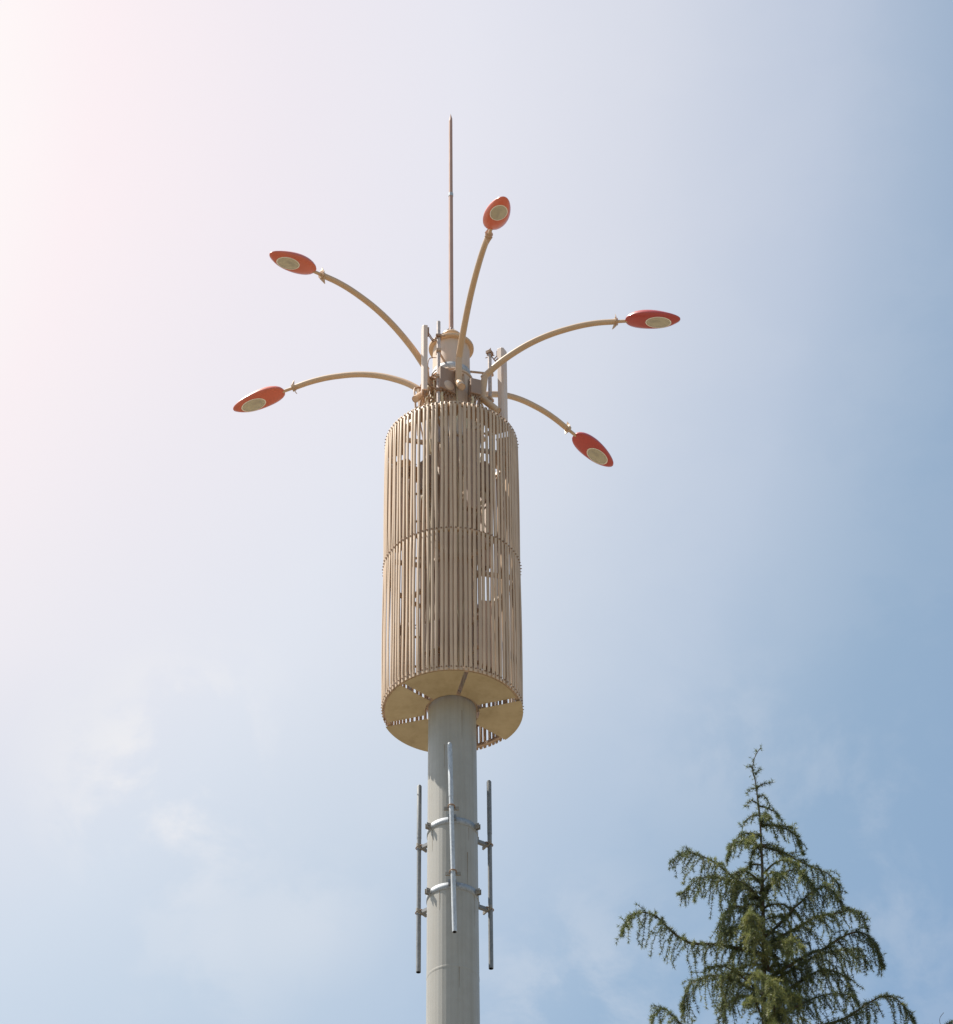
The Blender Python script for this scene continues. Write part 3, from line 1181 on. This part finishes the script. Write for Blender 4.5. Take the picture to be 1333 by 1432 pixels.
# ------------------------------------------------------------------ cedar
# leader and boughs: x right, y away, z up, metres from the foot of the tree
TRUNK= [(0.107, 14.961), (0.073, 14.909), (0.048, 14.84), (0.041, 14.77), (0.051, 14.701), (0.056, 14.626), (0.061, 14.501), (0.066, 14.387), (0.062, 14.218), (0.059, 14.051), (0.053, 13.913), (0.046, 13.749), (0.037, 13.533), (0.026, 13.266), (0.0, 12.837)]
LIMBS = [
    [(0.043,0.0,14.772),(0.029,0.0,14.805),(0.012,0.0,14.806)],
    [(0.054,0.0,14.741),(0.074,0.004,14.767),(0.09,0.007,14.792)],
    [(0.054,0.0,14.626),(0.071,-0.005,14.64),(0.104,-0.015,14.655),(0.162,-0.033,14.653)],
    [(0.057,0.0,14.632),(0.029,0.009,14.633),(-0.005,0.019,14.611)],
    [(0.062,0.0,14.558),(0.102,0.015,14.582),(0.126,0.026,14.549),(0.141,0.032,14.513)],
    [(0.061,0.0,14.506),(0.016,-0.023,14.516),(-0.031,-0.044,14.454)],
    [(0.067,0.0,14.489),(0.124,-0.019,14.453),(0.167,-0.032,14.414),(0.195,-0.042,14.356),(0.203,-0.046,14.315)],
    [(0.065,0.0,14.415),(0.013,0.016,14.424),(-0.036,0.031,14.37),(-0.056,0.036,14.351)],
    [(0.067,0.0,14.331),(0.12,0.01,14.343),(0.178,0.022,14.339),(0.218,0.03,14.333),(0.282,0.044,14.298),(0.311,0.05,14.236),(0.333,0.056,14.148)],
    [(0.068,0.0,14.342),(0.16,-0.05,14.304),(0.255,-0.102,14.252)],
    [(0.066,0.0,14.269),(0.0,-0.019,14.242),(-0.054,-0.035,14.196),(-0.135,-0.059,14.144),(-0.169,-0.067,14.031)],
    [(0.063,0.0,14.185),(0.113,0.013,14.162),(0.207,0.037,14.147),(0.295,0.06,14.098),(0.398,0.087,14.062),(0.494,0.112,14.027),(0.539,0.124,13.974),(0.567,0.132,13.908)],
    [(0.064,0.0,14.168),(0.026,0.02,14.171),(-0.005,0.035,14.109),(-0.014,0.037,14.016)],
    [(0.045,0.0,13.738),(-0.041,-0.019,13.847),(-0.113,-0.034,13.887),(-0.19,-0.051,13.953),(-0.26,-0.066,14.01),(-0.351,-0.085,14.048),(-0.441,-0.103,14.059),(-0.535,-0.122,13.986)],
    [(0.045,0.0,13.727),(-0.067,0.051,13.894),(-0.197,0.109,13.999),(-0.286,0.147,14.037),(-0.355,0.175,14.029),(-0.416,0.2,13.99),(-0.464,0.219,13.943)],
    [(0.026,0.0,13.351),(-0.147,-0.045,13.366),(-0.275,-0.079,13.373),(-0.422,-0.117,13.358),(-0.492,-0.135,13.379),(-0.56,-0.154,13.429),(-0.621,-0.17,13.493),(-0.665,-0.182,13.529),(-0.745,-0.203,13.538),(-0.826,-0.224,13.493),(-0.88,-0.237,13.368)],
    [(0.008,0.0,13.045),(-0.149,0.09,13.208),(-0.259,0.152,13.29),(-0.338,0.195,13.302),(-0.428,0.243,13.282),(-0.475,0.265,13.183),(-0.484,0.268,13.078)],
    [(-0.015,0.0,12.591),(-0.31,0.033,12.767),(-0.462,0.05,12.841),(-0.524,0.056,12.887),(-0.572,0.062,12.953),(-0.615,0.067,12.993),(-0.67,0.072,12.982),(-0.699,0.075,12.921)],
    [(0.047,0.0,13.76),(0.133,-0.06,13.883),(0.243,-0.143,13.892),(0.304,-0.193,13.825),(0.339,-0.227,13.716)],
    [(0.049,0.0,13.88),(-0.018,0.038,13.95),(-0.087,0.074,13.931),(-0.141,0.1,13.839)],
    [(0.034,0.0,13.468),(0.175,-0.043,13.584),(0.233,-0.06,13.653),(0.28,-0.074,13.687),(0.327,-0.089,13.731),(0.397,-0.11,13.765),(0.442,-0.124,13.772),(0.487,-0.14,13.723),(0.51,-0.149,13.668),(0.531,-0.157,13.603)],
    [(0.03,0.0,13.415),(0.235,0.06,13.569),(0.383,0.103,13.688),(0.504,0.139,13.737),(0.602,0.167,13.782),(0.673,0.189,13.784),(0.707,0.2,13.731),(0.73,0.209,13.671)],
    [(0.019,0.0,13.15),(0.3,-0.058,13.306),(0.391,-0.077,13.33),(0.484,-0.096,13.386),(0.576,-0.115,13.426),(0.642,-0.13,13.421),(0.691,-0.141,13.371),(0.725,-0.15,13.296),(0.745,-0.155,13.213),(0.758,-0.159,13.158)],
    [(0.016,0.0,13.108),(0.371,0.169,13.439),(0.519,0.24,13.52),(0.618,0.288,13.56),(0.689,0.324,13.561),(0.722,0.343,13.491)],
    [(-0.015,0.0,12.591),(0.319,0.051,12.823),(0.507,0.079,12.917),(0.603,0.094,12.987),(0.691,0.106,13.057),(0.773,0.119,13.105),(0.841,0.129,13.101),(0.892,0.138,13.053),(0.932,0.145,12.994),(0.959,0.15,12.929)],
    [(0.001,0.0,12.848),(0.27,-0.116,12.929),(0.401,-0.173,12.944),(0.526,-0.23,12.897),(0.564,-0.25,12.833)],
    [(0.006,0.0,12.941),(0.259,0.097,13.208),(0.407,0.154,13.322),(0.547,0.211,13.314),(0.594,0.234,13.195)],
    [(0.036,0.0,13.586),(-0.087,-0.064,13.654),(-0.182,-0.112,13.624),(-0.235,-0.136,13.501),(-0.262,-0.145,13.346)],
    [(-0.023,0.0,12.389),(0.483,0.052,12.618),(0.811,0.086,12.788),(0.997,0.105,12.849),(1.116,0.117,12.866),(1.183,0.124,12.901),(1.224,0.129,12.862)],
]
TWIG = [(1.125, 0.12, 12.868), (1.113, 0.12, 12.909), (1.116, 0.12, 12.941), (1.13, 0.12, 12.964), (1.145, 0.12, 12.982)]
TX, TY = 1.767, 18.5
tree = thing('cedar_tree', 'young cedar with drooping dark green needle branches at lower right', 'tree', (TX, TY, 0))
tp = [(0, 0.0), (0, 3.0), (0, 6.0), (0, 9.0), (0, 11.5)]
tpts = [Vector((0, 0, h)) for _, h in tp] + [Vector((x, 0, z)) for x, z in TRUNK[::-1]]


def trunk_r(z):
    return 0.0022 + 0.0066 * (15.0 - z) ** 1.12


b = MB()
b.tube(bezier_chain(tpts, 3), [trunk_r(p.z) for p in bezier_chain(tpts, 3)], 12)
b.build('trunk', M['bark'], tree)


def trunk_x(z):
    zs = [p.z for p in tpts]
    return float(np.interp(z, zs, [p.x for p in tpts]))


def resample(pts, step):
    P = np.array([tuple(p) for p in pts])
    seg = np.linalg.norm(np.diff(P, axis=0), axis=1)
    cum = np.concatenate([[0], np.cumsum(seg)])
    n = max(2, int(cum[-1] / step) + 1)
    s = np.linspace(0, cum[-1], n)
    return np.stack([np.interp(s, cum, P[:, i]) for i in range(3)], 1), cum[-1]


class Needles:
    def __init__(self):
        self.tri, self.tone = [], []

    def tuft(self, p, axis, k, ln, wd, tone, spread=1.0):
        """k needles radiating round axis from p"""
        d = rng.normal(size=(k, 3)) * spread + axis * 0.75
        d /= np.linalg.norm(d, axis=1)[:, None]
        side = np.cross(d, rng.normal(size=(k, 3)))
        side /= np.linalg.norm(side, axis=1)[:, None] + 1e-9
        L_ = ln * rng.uniform(.7, 1.15, size=(k, 1))
        a, c = p - side * wd / 2, p + side * wd / 2
        tip = p + d * L_
        self.tri.append(np.stack([a, c, tip], 1))
        self.tone.append(np.clip(tone + rng.normal(size=k) * .10, 0, 1))

    def build(self, name, parent):
        T = np.concatenate(self.tri).reshape(-1, 3)
        tone = np.concatenate(self.tone)
        n = len(T) // 3
        me = bpy.data.meshes.new(name)
        me.vertices.add(3 * n)
        me.vertices.foreach_set('co', T.astype(np.float32).ravel())
        me.loops.add(3 * n)
        me.loops.foreach_set('vertex_index', np.arange(3 * n, dtype=np.int32))
        me.polygons.add(n)
        me.polygons.foreach_set('loop_start', np.arange(0, 3 * n, 3, dtype=np.int32))
        me.polygons.foreach_set('loop_total', np.full(n, 3, dtype=np.int32))
        at_ = me.attributes.new('tone', 'FLOAT', 'FACE')
        at_.data.foreach_set('value', tone.astype(np.float32))
        me.materials.append(M['needle'])
        me.update()
        me.validate()
        ob = bpy.data.objects.new(name, me)
        col.objects.link(ob)
        ob.parent = parent
        return ob


UPZ = np.array([0, 0, 1.0])


def limb(pts, droop=0.16, density=1.0, r0=None, tone=0.42, fine=1.0, hang_from=0.0, bare=False):
    """one branch: woody axis, hanging twigs, needle tufts"""
    ch = bezier_chain(pts, 6)
    P, length = resample(ch, 0.020)
    n = len(P)
    base_r = r0 if r0 else 0.0035 + 0.0085 * length
    wood = MB()
    wood.tube([Vector(p) for p in P], [max(0.0016, base_r * (1 - .85 * i / (n - 1))) for i in range(n)], 6)
    nd = Needles()
    ln = 0.0285
    wd = 0.0034
    for i in range(n):
        t = i / (n - 1)
        tg = P[min(i + 1, n - 1)] - P[max(i - 1, 0)]
        tg /= np.linalg.norm(tg) + 1e-9
        tn = tone + rng.normal() * .08
        if not bare and (t > .06 or length < .25):
            for _ in range(2 if length > .3 else 3):
                nd.tuft(P[i] + rng.normal(size=3) * .006, UPZ * .5 + tg * .3, int(11 * fine), ln * rng.uniform(.8, 1.25), wd * .9, tn + .06)  # tufts on top painted lighter, as if sunlit
        if length < 0.14 or bare:
            continue
        if rng.random() < .14:             # short upright shoot on the top side
            p = P[i].copy()
            d = tg * rng.uniform(.2, .8) + UPZ * rng.uniform(.5, 1.0) + rng.normal(size=3) * .25
            d /= np.linalg.norm(d)
            for j in range(int(rng.integers(2, 4))):
                p = p + d * .014
                nd.tuft(p, d * .6, int(9 * fine), ln, wd, tn + .10)
        # hanging twigs
        if t < hang_from:
            continue
        for _ in range(1 + (rng.random() < .85 * density) + (rng.random() < .25 * density)):
            if rng.random() > .92 * density:
                continue
            side = np.cross(tg, UPZ)
            side /= np.linalg.norm(side) + 1e-9
            sgn = rng.choice((-1, 1))
            env = min(1.0, (1 - t) * 2.6 + .25) * min(1, .5 + t * 2.2)
            tl = droop * env * rng.uniform(.25, 1.45) * min(1, length / .35 + .25)
            if tl < .02:
                continue
            loose = rng.random() < .25
            if loose:
                tl *= .5
            m_ = max(3, int(tl / .0185))
            tw_tone = tn + rng.normal() * .20
            pull = rng.uniform(.3, .6) if loose else 1.0     # some twigs stick out instead of hanging
            p = P[i].copy()
            d = side * sgn * rng.uniform(.25, .9) + tg * rng.uniform(.1, .8) + UPZ * rng.uniform(-.5, .35)
            d /= np.linalg.norm(d)
            tw = [p.copy()]
            for j in range(m_):
                d = d - UPZ * (.34 if j < 4 else .18) * pull + rng.normal(size=3) * .13
                d /= np.linalg.norm(d)
                p = p + d * tl / m_
                tw.append(p.copy())
                nd.tuft(p, d * .35, int(rng.integers(9, 14) * fine), ln * rng.uniform(.75, 1.1), wd, tw_tone + rng.normal() * .06)
            nd.tuft(p, d * 1.6, int(7 * fine), ln, wd, tn + .1, .6)
            wood.tube([Vector(q) for q in tw[::3] + ([tw[-1]] if (len(tw) - 1) % 3 else [])], 0.0012, 3, smooth=True, cap=False)
    wo_ = wood.build('branch', M['bark'], tree)
    nd_ = nd.build('needles', wo_) if nd.tri else None
    return wo_


for q in LIMBS:
    ln_ = sum((Vector(q[i + 1]) - Vector(q[i])).length for i in range(len(q) - 1))
    limb(q, droop=0.21 if ln_ > .5 else (.10 if ln_ > .28 else .05), density=1.0 if ln_ > .3 else .6, tone=.36)
limb(TWIG, bare=True, r0=.0022)
# tufts on the leader itself
lead = Needles()
for (x, z) in TRUNK[:12]:
    for _ in range(3):
        lead.tuft(np.array([x, 0, z + rng.uniform(-.03, .03)]), UPZ * .6, 12, .024, .003, .5)
for z in np.arange(13.0, 14.9, .011):
    lead.tuft(np.array([trunk_x(z), 0, z]) + rng.normal(size=3) * .012, UPZ * .3, 7, .022, .003, .40)
lead.build('needles', tree)

# the boughs towards and away from the camera that fill the middle of the crown
r_ = random.Random(11)
k = 0
for z in np.arange(12.30, 13.80, .036):
    k += 1
    z = float(z) + r_.uniform(-.02, .02)
    depth = 14.55 - z
    L_ = min(.14 + depth * .40, .80) * r_.uniform(.55, 1.10)
    az = (k * 137.5 + r_.uniform(-18, 18)) % 360
    side_ = abs(math.sin(R(az)))
    L_ *= 1.0 - .52 * side_               # limbs across the view are the ones laid out above
    u = az_vec(az)
    x0 = trunk_x(z)
    rise = r_.uniform(.05, .42)
    sag = r_.uniform(.15, .55)
    pts = []
    for i in range(7):
        t = i / 6
        pts.append(Vector((x0, 0, z)) + u * (L_ * t) + Vector((-u.y, u.x, 0)) * (.08 * L_ * math.sin(3 * t + k)) + Vector((0, 0, L_ * (rise * math.sin(math.pi * min(1, t * 1.05) * .62) - sag * t ** 2.4))))
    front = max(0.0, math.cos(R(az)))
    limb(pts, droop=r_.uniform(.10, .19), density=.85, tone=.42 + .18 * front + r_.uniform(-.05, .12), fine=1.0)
for z in np.arange(13.80, 14.40, .075):   # short boughs close to the leader
    z = float(z)
    k += 1
    az = (k * 137.5 + r_.uniform(-25, 25)) % 360
    L_ = (14.85 - z) * r_.uniform(.16, .34) + .04
    u = az_vec(az)
    x0 = trunk_x(z)
    limb([Vector((x0, 0, z)) + u * (L_ * t) + Vector((0, 0, L_ * (.30 * math.sin(2.4 * t) - .55 * t ** 2))) for t in (0, .25, .5, .75, 1.0)], droop=.06, density=.8, tone=.45 + r_.uniform(-.1, .12))
# lower crown under the picture's edge, looser
for z in np.arange(4.0, 12.2, .30):
    z = float(z)
    L_ = min(.9 + (12.3 - z) * .22, 2.6) * r_.uniform(.8, 1.1)
    az = r_.uniform(0, 360)
    u = az_vec(az)
    pts = [Vector((0, 0, z)) + u * (L_ * t) + Vector((0, 0, L_ * (.2 * math.sin(2.2 * t) - .42 * t ** 2))) for t in (0, .2, .4, .6, .8, 1.0)]
    limb(pts, droop=.22, density=.5, tone=.42, fine=.55)
